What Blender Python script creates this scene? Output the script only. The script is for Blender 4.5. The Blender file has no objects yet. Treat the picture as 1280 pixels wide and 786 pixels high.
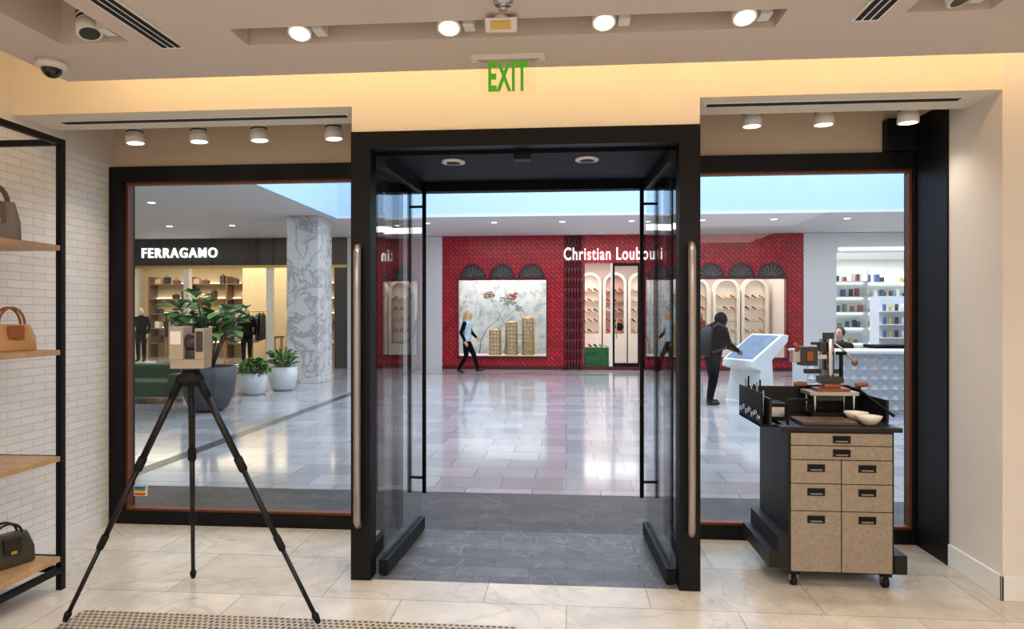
import bpy, bmesh, math, random
import numpy as np
from mathutils import Vector, Matrix
random.seed(7)
C=bpy.context.scene
C.view_settings.view_transform='Standard'
C.view_settings.look='None'
C.view_settings.exposure=0.08

def rgb(r,g,b):
    f=lambda c:(c/255/12.92) if c/255<=0.04045 else ((c/255+0.055)/1.055)**2.4
    return (f(r),f(g),f(b),1.0)

# ---------------- materials ----------------
def mat(name,col,rough=0.5,metal=0.0,emis=None,es=0.0,noise=0.0,nscale=8.0,bump=0.0,coat=0.0,spec=None):
    m=bpy.data.materials.new(name); m.use_nodes=True
    nt=m.node_tree; b=nt.nodes['Principled BSDF']
    b.inputs['Base Color'].default_value=col
    b.inputs['Roughness'].default_value=rough
    b.inputs['Metallic'].default_value=metal
    if spec is not None: b.inputs['Specular IOR Level'].default_value=spec
    if coat: b.inputs['Coat Weight'].default_value=coat
    if emis:
        b.inputs['Emission Color'].default_value=emis
        b.inputs['Emission Strength'].default_value=es
    if noise>0 or bump>0:
        tc=nt.nodes.new('ShaderNodeTexCoord'); n=nt.nodes.new('ShaderNodeTexNoise')
        n.inputs['Scale'].default_value=nscale; n.inputs['Detail'].default_value=5
        nt.links.new(tc.outputs['Object'],n.inputs['Vector'])
        if noise>0:
            mr=nt.nodes.new('ShaderNodeMapRange')
            mr.inputs['To Min'].default_value=1-noise; mr.inputs['To Max'].default_value=1+noise
            mr.inputs['From Min'].default_value=0.3; mr.inputs['From Max'].default_value=0.7
            nt.links.new(n.outputs['Fac'],mr.inputs['Value'])
            mx=nt.nodes.new('ShaderNodeMix'); mx.data_type='RGBA'; mx.blend_type='MULTIPLY'
            mx.inputs[0].default_value=1; mx.inputs[6].default_value=col
            nt.links.new(mr.outputs['Result'],mx.inputs[7])
            nt.links.new(mx.outputs[2],b.inputs['Base Color'])
        if bump>0:
            bp=nt.nodes.new('ShaderNodeBump'); bp.inputs['Strength'].default_value=bump
            bp.inputs['Distance'].default_value=0.01
            nt.links.new(n.outputs['Fac'],bp.inputs['Height']); nt.links.new(bp.outputs['Normal'],b.inputs['Normal'])
    return m

def tile(name,c1,c2,cm,bw,rh,ms,rough,axes='XY',rot=0.0,offset=0.5,noise=0.12,nscale=3.0,bump=0.3,coat=0.0,spec=None,vein=None):
    m=bpy.data.materials.new(name); m.use_nodes=True
    nt=m.node_tree; b=nt.nodes['Principled BSDF']; L=nt.links.new
    tc=nt.nodes.new('ShaderNodeTexCoord'); sp=nt.nodes.new('ShaderNodeSeparateXYZ'); cb=nt.nodes.new('ShaderNodeCombineXYZ')
    L(tc.outputs['Object'],sp.inputs[0]); L(sp.outputs[axes[0]],cb.inputs[0]); L(sp.outputs[axes[1]],cb.inputs[1])
    mp=nt.nodes.new('ShaderNodeMapping'); mp.inputs['Rotation'].default_value=(0,0,rot); L(cb.outputs[0],mp.inputs[0])
    br=nt.nodes.new('ShaderNodeTexBrick'); L(mp.outputs[0],br.inputs['Vector'])
    br.offset=offset
    br.inputs['Scale'].default_value=1; br.inputs['Brick Width'].default_value=bw; br.inputs['Row Height'].default_value=rh
    br.inputs['Mortar Size'].default_value=ms; br.inputs['Mortar Smooth'].default_value=0.1; br.inputs['Bias'].default_value=0
    br.inputs['Color1'].default_value=c1; br.inputs['Color2'].default_value=c2; br.inputs['Mortar'].default_value=cm
    n=nt.nodes.new('ShaderNodeTexNoise'); n.inputs['Scale'].default_value=nscale; n.inputs['Detail'].default_value=8; n.inputs['Roughness'].default_value=0.65
    L(tc.outputs['Object'],n.inputs['Vector'])
    mr=nt.nodes.new('ShaderNodeMapRange'); mr.inputs['From Min'].default_value=0.3; mr.inputs['From Max'].default_value=0.7
    mr.inputs['To Min'].default_value=1-noise; mr.inputs['To Max'].default_value=1+noise; L(n.outputs['Fac'],mr.inputs['Value'])
    mx=nt.nodes.new('ShaderNodeMix'); mx.data_type='RGBA'; mx.blend_type='MULTIPLY'; mx.inputs[0].default_value=1
    L(br.outputs['Color'],mx.inputs[6]); L(mr.outputs['Result'],mx.inputs[7]); out=mx.outputs[2]
    if vein:
        n2=nt.nodes.new('ShaderNodeTexNoise'); n2.inputs['Scale'].default_value=vein[0]; n2.inputs['Detail'].default_value=6; n2.inputs['Distortion'].default_value=1.5
        L(tc.outputs['Object'],n2.inputs['Vector']); r=nt.nodes.new('ShaderNodeValToRGB'); e=r.color_ramp.elements
        e[0].position=0.485; e[0].color=(0,0,0,1); e[1].position=0.515; e[1].color=(0,0,0,1); x=e.new(0.5); x.color=(1,1,1,1)
        L(n2.outputs['Fac'],r.inputs[0]); mu=nt.nodes.new('ShaderNodeMath'); mu.operation='MULTIPLY'; mu.inputs[1].default_value=vein[2]; L(r.outputs[0],mu.inputs[0])
        mx2=nt.nodes.new('ShaderNodeMix'); mx2.data_type='RGBA'; L(mu.outputs[0],mx2.inputs[0]); L(out,mx2.inputs[6]); mx2.inputs[7].default_value=vein[1]; out=mx2.outputs[2]
    L(out,b.inputs['Base Color'])
    b.inputs['Roughness'].default_value=rough
    if spec is not None: b.inputs['Specular IOR Level'].default_value=spec
    if coat: b.inputs['Coat Weight'].default_value=coat; b.inputs['Coat Roughness'].default_value=0.08
    bp=nt.nodes.new('ShaderNodeBump'); bp.inputs['Strength'].default_value=bump; bp.inputs['Distance'].default_value=0.006; bp.invert=True
    L(br.outputs['Fac'],bp.inputs['Height']); L(bp.outputs['Normal'],b.inputs['Normal'])
    return m

def glassmat(name,tint=(0.94,0.965,0.965,1),k=1.0,base=0.014):
    m=bpy.data.materials.new(name); m.use_nodes=True
    nt=m.node_tree; nt.nodes.clear(); L=nt.links.new
    o=nt.nodes.new('ShaderNodeOutputMaterial'); t=nt.nodes.new('ShaderNodeBsdfTransparent'); g=nt.nodes.new('ShaderNodeBsdfGlossy')
    g.inputs['Roughness'].default_value=0.0; t.inputs[0].default_value=tint
    lw=nt.nodes.new('ShaderNodeLayerWeight'); lw.inputs[0].default_value=0.5
    p=nt.nodes.new('ShaderNodeMath'); p.operation='POWER'; p.inputs[1].default_value=4.5; L(lw.outputs['Facing'],p.inputs[0])
    a=nt.nodes.new('ShaderNodeMath'); a.operation='MULTIPLY_ADD'; a.inputs[1].default_value=0.9*k; a.inputs[2].default_value=base; L(p.outputs[0],a.inputs[0])
    mx=nt.nodes.new('ShaderNodeMixShader'); L(a.outputs[0],mx.inputs[0]); L(t.outputs[0],mx.inputs[1]); L(g.outputs[0],mx.inputs[2]); L(mx.outputs[0],o.inputs[0])
    return m

def marble(name,c1,c2,scale=1.5):
    m=mat(name,c1,0.25); nt=m.node_tree; b=nt.nodes['Principled BSDF']; L=nt.links.new
    tc=nt.nodes.new('ShaderNodeTexCoord'); n=nt.nodes.new('ShaderNodeTexNoise'); n.inputs['Scale'].default_value=scale; n.inputs['Detail'].default_value=9
    n.inputs['Roughness'].default_value=0.6; n.inputs['Distortion'].default_value=0.8
    L(tc.outputs['Object'],n.inputs['Vector']); r=nt.nodes.new('ShaderNodeValToRGB')
    e=r.color_ramp.elements; e[0].position=0.45; e[0].color=c1; e[1].position=0.55; e[1].color=c1
    x=e.new(0.5); x.color=c2; x=e.new(0.475); x.color=tuple(0.8*a+0.2*b_ for a,b_ in zip(c1,c2))
    L(n.outputs['Fac'],r.inputs[0]); L(r.outputs[0],b.inputs['Base Color']); return m

BLACK=mat('black_metal',rgb(9,8,10),0.5,0.0,spec=0.22)
BLACKP=mat('black_panel',rgb(12,12,16),0.5,0.0,noise=0.1,nscale=4,spec=0.25)
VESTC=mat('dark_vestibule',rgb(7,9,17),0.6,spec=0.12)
CREAM=mat('cream_paint',rgb(234,224,204),0.7,noise=0.02,nscale=3)
GREIGE=mat('ceiling_paint',rgb(212,199,190),0.75,noise=0.02,nscale=2)
TAUPE=mat('taupe_paint',rgb(214,196,176),0.7,noise=0.03,nscale=3)
WALLW=mat('white_plaster',rgb(226,218,208),0.7,noise=0.03,nscale=2)
WHITE=mat('white_paint',rgb(235,233,230),0.45,noise=0.02)
WHITEM=mat('mall_white',rgb(216,214,214),0.6,noise=0.02)
BLUEW=mat('fascia_sky_tint',rgb(184,208,232),0.6,noise=0.02,nscale=1)  # white fascia with the cool skylight tint put into its base colour
BRICK=tile('painted_brick',rgb(238,234,230),rgb(230,226,221),rgb(208,203,198),0.20,0.052,0.003,0.6,axes='YZ',noise=0.03,bump=0.6)
TRAV=tile('travertine',rgb(192,181,166),rgb(212,203,190),rgb(156,146,132),0.92,0.61,0.003,0.22,noise=0.18,nscale=3.5,bump=0.12,vein=(1.1,rgb(160,146,128),0.35))
SLATE=tile('slate_tile',rgb(74,74,78),rgb(98,97,99),rgb(48,47,48),0.46,0.155,0.003,0.38,noise=0.32,nscale=6,bump=0.2,spec=0.35,vein=(2.2,rgb(150,150,152),0.4))
SLATEB=tile('brown_stone',rgb(56,48,45),rgb(80,69,63),rgb(40,35,33),0.46,0.155,0.003,0.42,noise=0.35,nscale=5,bump=0.2,spec=0.3,vein=(2.5,rgb(130,122,118),0.35))
MALLF=tile('mall_tile',rgb(160,158,164),rgb(186,184,188),rgb(134,131,136),0.61,0.405,0.006,0.13,noise=0.09,nscale=1.4,bump=0.06,offset=0.5,coat=0.3)
DARKLINE=mat('dark_inlay',rgb(84,80,82),0.2,noise=0.15,nscale=5)
MOSAIC=tile('mosaic',rgb(104,84,66),rgb(70,52,40),rgb(190,176,156),0.032,0.032,0.006,0.5,noise=0.2,nscale=20,bump=0.5)
GLASS=glassmat('window_glass')
DGLASS=glassmat('door_glass',(0.91,0.945,0.945,1),1.0,0.02)
COPPER=mat('copper_trim',rgb(118,66,38),0.45,0.4,noise=0.15,nscale=30)
STEEL=mat('bronze_steel',rgb(166,156,150),0.3,0.85,noise=0.05)
CHROME=mat('chrome',rgb(200,200,205),0.18,1.0)
WOOD=mat('shelf_wood',rgb(186,148,106),0.45,noise=0.18,nscale=14)
LAMPG=mat('lamp_glow',(1,0.9,0.75,1),0.5,emis=(1,0.88,0.70,1),es=9)
LAMPS=mat('lamp_soft',(1,0.9,0.75,1),0.5,emis=(1,0.84,0.6,1),es=3)
COOLG=mat('cool_glow',(1,1,1,1),0.5,emis=(0.9,0.96,1,1),es=3)
COVE=mat('cove_led',(1,0.8,0.5,1),0.5,emis=(1,0.70,0.36,1),es=15)
LAMPB=mat('lamp_body',rgb(226,222,216),0.4)
DGREY=mat('dark_grey',rgb(46,44,44),0.5,noise=0.1)
SLOT=mat('slot_black',rgb(12,12,12),0.8)

# ---------------- mesh builder ----------------
class MB:
    def __init__(s,name): s.name=name; s.v=[]; s.f=[]; s.m=[]; s.sm=[]; s.mats=[]
    def mi(s,m):
        if m not in s.mats: s.mats.append(m)
        return s.mats.index(m)
    def add(s,vs,fs,m,M=None,smooth=False):
        o=len(s.v); i=s.mi(m)
        for v in vs:
            v=Vector(v)
            if M is not None: v=M@v
            s.v.append(v)
        for f in fs: s.f.append([a+o for a in f]); s.m.append(i); s.sm.append(smooth)
    def box(s,x0,x1,y0,y1,z0,z1,m,M=None):
        x0,x1=sorted((x0,x1)); y0,y1=sorted((y0,y1)); z0,z1=sorted((z0,z1))
        vs=[(x,y,z) for z in (z0,z1) for x,y in ((x0,y0),(x1,y0),(x1,y1),(x0,y1))]
        s.add(vs,[(3,2,1,0),(4,5,6,7),(0,1,5,4),(1,2,6,5),(2,3,7,6),(3,0,4,7)],m,M)
    def tube(s,pts,rs,m,n=12,smooth=True,closed=True):
        pts=[Vector(p) for p in pts]
        if not isinstance(rs,(list,tuple)): rs=[rs]*len(pts)
        vs=[];fs=[]
        prev=None
        for i,p in enumerate(pts):
            a=pts[max(i-1,0)]; b=pts[min(i+1,len(pts)-1)]
            d=(b-a).normalized()
            if prev is None:
                u=d.orthogonal().normalized()
            else:
                u=(prev-d*prev.dot(d)); u=u.normalized() if u.length>1e-6 else d.orthogonal().normalized()
            prev=u; w=d.cross(u)
            for k in range(n):
                t=2*math.pi*k/n; vs.append(p+(u*math.cos(t)+w*math.sin(t))*rs[i])
        for i in range(len(pts)-1):
            for k in range(n):
                k2=(k+1)%n; fs.append((i*n+k,i*n+k2,(i+1)*n+k2,(i+1)*n+k))
        s.add(vs,fs,m,smooth=smooth)
        if closed:
            o=len(s.v)-len(vs); i=s.mi(m)
            s.f.append([o+k for k in range(n)][::-1]); s.m.append(i); s.sm.append(False)
            s.f.append([o+(len(pts)-1)*n+k for k in range(n)]); s.m.append(i); s.sm.append(False)
    def cyl(s,p,q,r,m,r2=None,n=16): s.tube([p,q],[r,r if r2 is None else r2],m,n)
    def lathe(s,prof,c,m,n=32,M=None):
        vs=[];fs=[]
        for r,z in prof:
            for k in range(n):
                t=2*math.pi*k/n; vs.append((c[0]+r*math.cos(t),c[1]+r*math.sin(t),c[2]+z))
        for i in range(len(prof)-1):
            for k in range(n):
                k2=(k+1)%n; fs.append((i*n+k,i*n+k2,(i+1)*n+k2,(i+1)*n+k))
        fs.append(tuple(range(n))[::-1]); fs.append(tuple((len(prof)-1)*n+k for k in range(n)))
        s.add(vs,fs,m,M,True)
    def sph(s,c,r,m,seg=16,ring=10,M=None):
        if not isinstance(r,(tuple,list)): r=(r,r,r)
        vs=[];fs=[]
        vs.append((0,0,-1))
        for i in range(1,ring):
            a=-math.pi/2+math.pi*i/ring
            for k in range(seg):
                t=2*math.pi*k/seg; vs.append((math.cos(a)*math.cos(t),math.cos(a)*math.sin(t),math.sin(a)))
        vs.append((0,0,1)); top=len(vs)-1
        for k in range(seg): fs.append((0,1+(k+1)%seg,1+k)); fs.append((top,top-seg+k,top-seg+(k+1)%seg))
        for i in range(ring-2):
            for k in range(seg):
                a=1+i*seg+k; b=1+i*seg+(k+1)%seg; fs.append((a,b,b+seg,a+seg))
        R=M if M is not None else Matrix.Identity(3)
        vs=[Vector(c)+R@Vector((v[0]*r[0],v[1]*r[1],v[2]*r[2])) for v in vs]
        s.add(vs,fs,m,smooth=True)
    def loft(s,rings,m,n=20):
        vs=[];fs=[]
        for cx,cy,cz,rx,ry in rings:
            for k in range(n):
                t=2*math.pi*k/n; vs.append((cx+rx*math.cos(t),cy+ry*math.sin(t),cz))
        for i in range(len(rings)-1):
            for k in range(n):
                k2=(k+1)%n; fs.append((i*n+k,i*n+k2,(i+1)*n+k2,(i+1)*n+k))
        fs.append(tuple(range(n))[::-1]); fs.append(tuple((len(rings)-1)*n+k for k in range(n)))
        s.add(vs,fs,m,smooth=True)
    def prism(s,poly,a0,a1,m,axis='Y',M=None):
        n=len(poly)
        def P(u,v,a):
            return {'Y':(u,a,v),'X':(a,u,v),'Z':(u,v,a)}[axis]
        vs=[P(u,v,a0) for u,v in poly]+[P(u,v,a1) for u,v in poly]
        fs=[tuple(range(n)),tuple(range(2*n-1,n-1,-1))]
        for i in range(n):
            j=(i+1)%n; fs.append((i,i+n,j+n,j))
        s.add(vs,fs,m,M)
    def plate(s,u0,u1,v0,v1,holes,a0,a1,m,axis='Z'):
        us=sorted({u0,u1,*[h[0] for h in holes],*[h[1] for h in holes]}); vs=sorted({v0,v1,*[h[2] for h in holes],*[h[3] for h in holes]})
        us=[u for u in us if u0<=u<=u1]; vs=[v for v in vs if v0<=v<=v1]
        for i in range(len(us)-1):
            for j in range(len(vs)-1):
                cu=(us[i]+us[i+1])/2; cv=(vs[j]+vs[j+1])/2
                if any(h[0]<cu<h[1] and h[2]<cv<h[3] for h in holes): continue
                if axis=='Z': s.box(us[i],us[i+1],vs[j],vs[j+1],a0,a1,m)
                else: s.box(us[i],us[i+1],a0,a1,vs[j],vs[j+1],m)
    def mesh(s,origin):
        me=bpy.data.meshes.new(s.name)
        me.from_pydata([tuple(v-origin) for v in s.v],[],s.f)
        for m in s.mats: me.materials.append(m)
        me.polygons.foreach_set('material_index',s.m); me.polygons.foreach_set('use_smooth',s.sm)
        bm=bmesh.new(); bm.from_mesh(me); bmesh.ops.recalc_face_normals(bm,faces=bm.faces); bm.to_mesh(me); bm.free()
        me.update(); return me
    def done(s,origin=None,bevel=0,parent=None,rotz=0):
        if origin is None:
            xs=[v.x for v in s.v]; ys=[v.y for v in s.v]; zs=[v.z for v in s.v]
            origin=Vector(((min(xs)+max(xs))/2,(min(ys)+max(ys))/2,min(zs)))
        else: origin=Vector(origin)
        o=bpy.data.objects.new(s.name,s.mesh(origin)); o.location=origin
        C.collection.objects.link(o)
        if bevel:
            b=o.modifiers.new('bevel','BEVEL'); b.width=bevel; b.segments=2; b.limit_method='ANGLE'
        if parent: o.parent=parent
        o.rotation_euler[2]=rotz
        return o
O0=(0,0,0)
def empty(name,loc=(0,0,0)):
    e=bpy.data.objects.new(name,None); e.empty_display_size=0.1; e.location=loc; C.collection.objects.link(e); return e
def text(name,body,x,y,z,w,h,m,extrude=0.02,offset=0.0,sp=1.0):
    cu=bpy.data.curves.new(name,'FONT'); cu.body=body; cu.size=1; cu.extrude=extrude; cu.offset=offset; cu.align_x='CENTER'; cu.space_character=sp
    o=bpy.data.objects.new(name+'_t',cu); C.collection.objects.link(o)
    dg=bpy.context.evaluated_depsgraph_get(); me=bpy.data.meshes.new_from_object(o.evaluated_get(dg))
    bpy.data.objects.remove(o)
    co=np.array([v.co[:] for v in me.vertices]); mn=co.min(0); mx=co.max(0)
    sx=w/(mx[0]-mn[0]); sy=h/(mx[1]-mn[1])
    for v in me.vertices:
        a,b,c=v.co; v.co=((a-(mn[0]+mx[0])/2)*sx,-c,(b-mn[1])*sy)
    me.materials.clear(); me.materials.append(m)
    ob=bpy.data.objects.new(name,me); ob.location=(x,y,z); C.collection.objects.link(ob)
    return ob
def area(name,loc,sx,sy,p,col,rot=(0,0,0)):
    l=bpy.data.lights.new(name,'AREA'); l.shape='RECTANGLE'; l.size=sx; l.size_y=sy; l.energy=p; l.color=col
    o=bpy.data.objects.new(name,l); o.location=loc; o.rotation_euler=rot; C.collection.objects.link(o); return o
def spot(name,loc,target,p,col,ang=80,blend=0.8,r=0.04):
    l=bpy.data.lights.new(name,'SPOT'); l.energy=p; l.color=col; l.spot_size=math.radians(ang); l.spot_blend=blend; l.shadow_soft_size=r
    o=bpy.data.objects.new(name,l); o.location=loc
    o.rotation_euler=(Vector(target)-Vector(loc)).to_track_quat('-Z','Y').to_euler(); C.collection.objects.link(o); return o

# ================= STORE ROOM SHELL =================
XL,XR,YB,YW=-3.5,4.2,-3.5,4.88
XP=2.435
b=MB('floor'); b.box(XL,XR,YB,3.93,-0.1,0,TRAV); b.box(XL,-1.295,3.93,YW,-0.1,0,TRAV); b.box(0.772,XR,3.93,YW,-0.1,0,TRAV); b.done(O0)
b=MB('trim_vestibule_stone'); b.box(-1.295,0.772,3.93,YW,-0.1,0.0,SLATE); b.done(O0)
b=MB('trim_mosaic_strip'); b.box(-2.6,-0.25,2.9,3.39,0,0.003,MOSAIC); b.done(O0)
b=MB('wall_left'); b.box(XL-0.12,XL,YB,YW,0,2.75,BRICK); b.box(XL-0.12,XL,YB,YW,2.75,3.4,WALLW); b.done(O0)
b=MB('baseboard_left'); b.box(XL,XL+0.015,YB,YW-0.16,0,0.1,WHITE); b.done(O0)
b=MB('wall_back'); b.box(XL,XR,YB-0.12,YB,0,3.4,WALLW); b.done(O0)
b=MB('wall_right'); b.box(XR,XR+0.12,YB,3.93,0,3.4,WALLW); b.done(O0)
b=MB('wall_pier'); b.box(XP,XR+0.12,3.93,YW+0.12,0,3.4,WALLW); b.done(O0)
b=MB('baseboard_right'); b.box(XP-0.015,XP,3.915,4.44,0,0.14,WHITE); b.box(XP-0.015,XR,3.915,3.93,0,0.14,WHITE); b.done(O0,bevel=0.003)
b=MB('ceiling')
b.plate(-2.86,XR,YB,3.6,[(-1.58,0.97,3.0,3.19),(-2.50,-2.14,2.2,3.10),(1.5,1.86,2.3,3.08)],2.94,3.22,GREIGE)
b.box(XL-0.12,XR+0.12,YB,YW+0.12,3.4,3.5,GREIGE)
b.done(O0)
b=MB('trim_cove_led'); b.box(-2.86,XR,3.602,3.615,3.12,3.15,COVE); b.box(-2.875,-2.862,YB,3.6,3.12,3.15,COVE); b.done(O0)
b=MB('wall_front')
b.box(XL,-1.295,3.93,4.28,2.86,3.4,CREAM); b.box(0.772,XP,3.93,4.28,2.86,3.4,CREAM)
b.box(-1.295,0.772,3.93,YW,2.702,3.4,CREAM)
b.box(XL,-1.295,YW,YW+0.12,2.73,3.4,TAUPE); b.box(0.772,XP,YW,YW+0.12,2.73,3.4,TAUPE)
b.box(XL,-1.295,4.28,YW,3.2,3.25,TAUPE); b.box(0.772,XP,4.28,YW,3.2,3.25,TAUPE)
b.box(-1.295,0.772,YW,YW+0.12,2.71,3.4,TAUPE)
b.done(O0)
def diffuser(x0,x1,y0,y1,z,along):
    b=MB('air_diffuser')
    b.box(x0,x1,y0,y1,z-0.008,z-0.001,WHITE)
    if along=='Y':
        w=(x1-x0)
        for i in range(3): a=x0+w*(0.1+0.3*i); b.box(a,a+w*0.2,y0+0.02,y1-0.02,z-0.011,z-0.007,SLOT)
    else:
        w=(y1-y0)
        for i in range(2): a=y0+w*(0.15+0.4*i); b.box(x0+0.02,x1-0.02,a,a+w*0.25,z-0.011,z-0.007,SLOT)
    b.done()
diffuser(-2.02,-1.90,2.3,3.18,2.94,'Y'); diffuser(1.29,1.41,2.6,3.14,2.94,'Y')
diffuser(-3.3,-1.36,4.06,4.13,2.86,'X'); diffuser(0.82,2.30,4.03,4.10,2.86,'X')

# ---------- windows ----------
def window(name,x0,x1,zt,rj):
    e=empty(name,(x0,YW,0))
    b=MB('frame'); f=0.115; fr=(f if rj else 0.012)
    b.box(x0,x0+f,YW-0.06,YW+0.08,0,zt,BLACK); b.box(x1-fr,x1,YW-0.06,YW+0.08,0,zt,BLACK)
    b.box(x0+f,x1-fr,YW-0.06,YW+0.08,zt-f,zt,BLACK); b.box(x0+f,x1-fr,YW-0.06,YW+0.08,0,0.10,BLACK)
    i0=x0+f; i1=x1-fr; t=0.018
    b.box(i0,i0+t,YW-0.03,YW+0.03,0.10,zt-f,COPPER); b.box(i1-t,i1,YW-0.03,YW+0.03,0.10,zt-f,COPPER)
    b.box(i0+t,i1-t,YW-0.03,YW+0.03,zt-f-t,zt-f,COPPER); b.box(i0+t,i1-t,YW-0.045,YW+0.03,0.10,0.10+t,COPPER)
    o=b.done((x0,YW,0)); o.parent=e; o.location=(0,0,0)
    g=MB('glass'); g.box(i0+t,i1-t,YW-0.004,YW+0.004,0.10+t,zt-f-t,GLASS); o=g.done((x0,YW,0)); o.parent=e; o.location=(0,0,0)
window('window_1',XL+0.005,-1.296,2.73,True)
window('window_2',0.773,2.418,2.73,False)
b=MB('trim_black_return'); b.box(2.42,XP-0.001,4.45,YW+0.1,0,2.96,BLACKP); b.box(2.22,2.418,4.80,YW-0.001,2.735,2.96,BLACKP); b.done(O0)
STK=[mat('sticker_white',rgb(230,230,230)),mat('stk_r',rgb(215,60,50)),mat('stk_y',rgb(240,200,40)),mat('stk_g',rgb(60,160,80)),mat('stk_b',rgb(50,90,190))]
b=MB('window_sticker')
b.box(-3.33,-3.22,YW-0.0065,YW-0.0045,0.20,0.28,STK[0])
for i,m_ in enumerate(STK[1:]): b.prism([(-3.325,0.205+i*0.017),(-3.245,0.205+i*0.017),(-3.225+0.0*i,0.222+i*0.017),(-3.325,0.222+i*0.017)],YW-0.008,YW-0.0065,m_)
b.done()

# ---------- portal + doors ----------
PX0,PX1=-1.295,0.772
e=empty('door_1',(0,0,0))
b=MB('portal_frame')
b.box(PX0,PX0+0.12,3.91,4.03,0,2.70,BLACK); b.box(PX1-0.12,PX1,3.91,4.03,0,2.70,BLACK)
b.box(PX0+0.12,PX1-0.12,3.91,4.03,2.60,2.70,BLACK)
b.box(PX0+0.002,PX0+0.06,YW-0.05,YW+0.08,0,2.58,BLACK); b.box(PX1-0.06,PX1-0.002,YW-0.05,YW+0.08,0,2.58,BLACK)
b.box(PX0+0.01,PX0+0.05,4.03,YW-0.05,0,0.1,BLACK); b.box(PX1-0.05,PX1-0.01,4.03,YW-0.05,0,0.1,BLACK)
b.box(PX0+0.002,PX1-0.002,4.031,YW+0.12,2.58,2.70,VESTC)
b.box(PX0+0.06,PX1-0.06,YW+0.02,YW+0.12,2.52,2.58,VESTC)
b.done(O0,parent=e)
b=MB('side_glass'); b.box(PX0+0.025,PX0+0.035,4.03,YW-0.05,0.1,2.58,GLASS); b.box(PX1-0.035,PX1-0.025,4.03,YW-0.05,0.1,2.58,GLASS); b.done(O0,parent=e)
def leaf(xh,xe,sgn):
    L=Vector((xe-xh,0.86,0)).length; ang=math.atan2(0.86,xe-xh)
    M=Matrix.Translation((xh,4.0,0))@Matrix.Rotation(ang,4,'Z')
    b=MB('door_leaf')
    b.box(0,L,-0.006,0.006,0.10,2.5,DGLASS,M)
    b.box(-0.02,L+0.01,-0.028,0.028,0.012,0.10,BLACK,M)
    b.box(-0.02,L,-0.018,0.018,2.5,2.55,BLACK,M)
    for s in (-0.055,0.055):
        p=M@Vector((L-0.12,s,0.31)); q=M@Vector((L-0.12,s,2.52)); b.cyl(p,q,0.015,BLACK,n=12)
    for z in (0.42,2.38):
        b.cyl(M@Vector((L-0.12,-0.055,z)),M@Vector((L-0.12,0.055,z)),0.010,BLACK,n=10)
    b.cyl(M@Vector((0.02,0,0)),M@Vector((0.02,0,0.012)),0.02,BLACK)
    b.done(O0,parent=e)
leaf(-1.115,-1.075,1); leaf(0.615,0.580,-1)
for px in (-1.240,0.715):
    b=MB('jamb_pull'); b.tube([(px,3.91,0.33),(px,3.88,0.335),(px,3.86,0.37),(px,3.855,0.6),(px,3.855,1.75),(px,3.86,1.97),(px,3.88,2.005),(px,3.91,2.01)],[0.017,0.019,0.022,0.022,0.022,0.022,0.019,0.017],STEEL,n=14)
    b.done(O0,parent=e)
b=MB('vestibule_downlights')
for x,y in ((-0.72,4.2),(0.13,4.2)): b.lathe([(0.075,0),(0.075,-0.012),(0.05,-0.014)],(x,y,2.58),LAMPB,24); b.lathe([(0.045,-0.014),(0.045,-0.018)],(x,y,2.58),DGREY,20)
b.box(-0.32,-0.22,4.05,4.13,2.55,2.58,BLACK)
b.done(O0,parent=e)

# ---------- light fixtures ----------
def fixture(x,y,ztop,zl,tilt=(0,-0.25),glow=LAMPG,big=0.055,box=False):
    b=MB('track_light')
    d=Vector((tilt[0],tilt[1],-1)).normalized()
    c=Vector((x,y,zl))
    b.box(x-0.06,x+0.06,y-0.025,y+0.025,ztop-0.03,ztop-0.001,LAMPB)
    b.cyl((x,y,zl+0.05),(x,y,ztop-0.03),0.014,LAMPB,n=10)
    b.tube([c-d*0.085,c-d*0.065,c-d*0.01,c+d*0.0,c+d*0.055],[big*0.55,big*0.72,big*0.74,big*0.95,big],LAMPB,n=20)
    b.tube([c+d*0.050,c+d*0.057],[big*0.80,big*0.80],glow,n=20)
    for i in range(4): b.tube([c-d*(0.055-0.013*i),c-d*(0.049-0.013*i)],[big*0.86,big*0.86],LAMPB if i%2 else DGREY,n=20)
    if box: b.box(x+0.07,x+0.12,y-0.04,y+0.04,zl-0.045,zl+0.12,LAMPB); b.cyl((x+0.095,y,zl+0.12),(x+0.095,y,ztop-0.001),0.01,LAMPB,n=8)
    b.done()
    return c,d
for x in (-1.27,-0.55,0.17,0.80):
    c,d=fixture(x,3.09,3.22,2.99,(0.05,-0.35),box=True)
    spot('spot_lamp',c+d*0.07,(x*1.1,3.3,0),45,(1,0.91,0.80),110,1.0)
for x in (-3.04,-2.57,-2.13,-1.60):
    c,d=fixture(x,4.46,3.2,2.865,(0.06,0.05),big=0.064); spot('spot_lamp',c+d*0.07,(x+0.2,4.3,0),20,(1,0.91,0.80),120,1.0)
for x in (1.20,1.65,2.17):
    c,d=fixture(x,4.42,3.2,2.875,(0.0,0.05),big=0.064); spot('spot_lamp',c+d*0.07,(x,4.2,0),20,(1,0.91,0.80),120,1.0)
fixture(-2.28,3.0,3.22,2.99,(0.3,-0.2),DGREY,box=True); fixture(1.66,2.98,3.22,2.99,(0.3,-0.2),DGREY,box=True)
for x in (-1.9,0.3,2.5):
    for y in (0.3,-2.0):
        area('ambient_fill',(x,y,2.92),1.7,1.5,38,(1,0.94,0.87))  # out-of-view area fills added under the ceiling for soft ambient light

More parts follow.
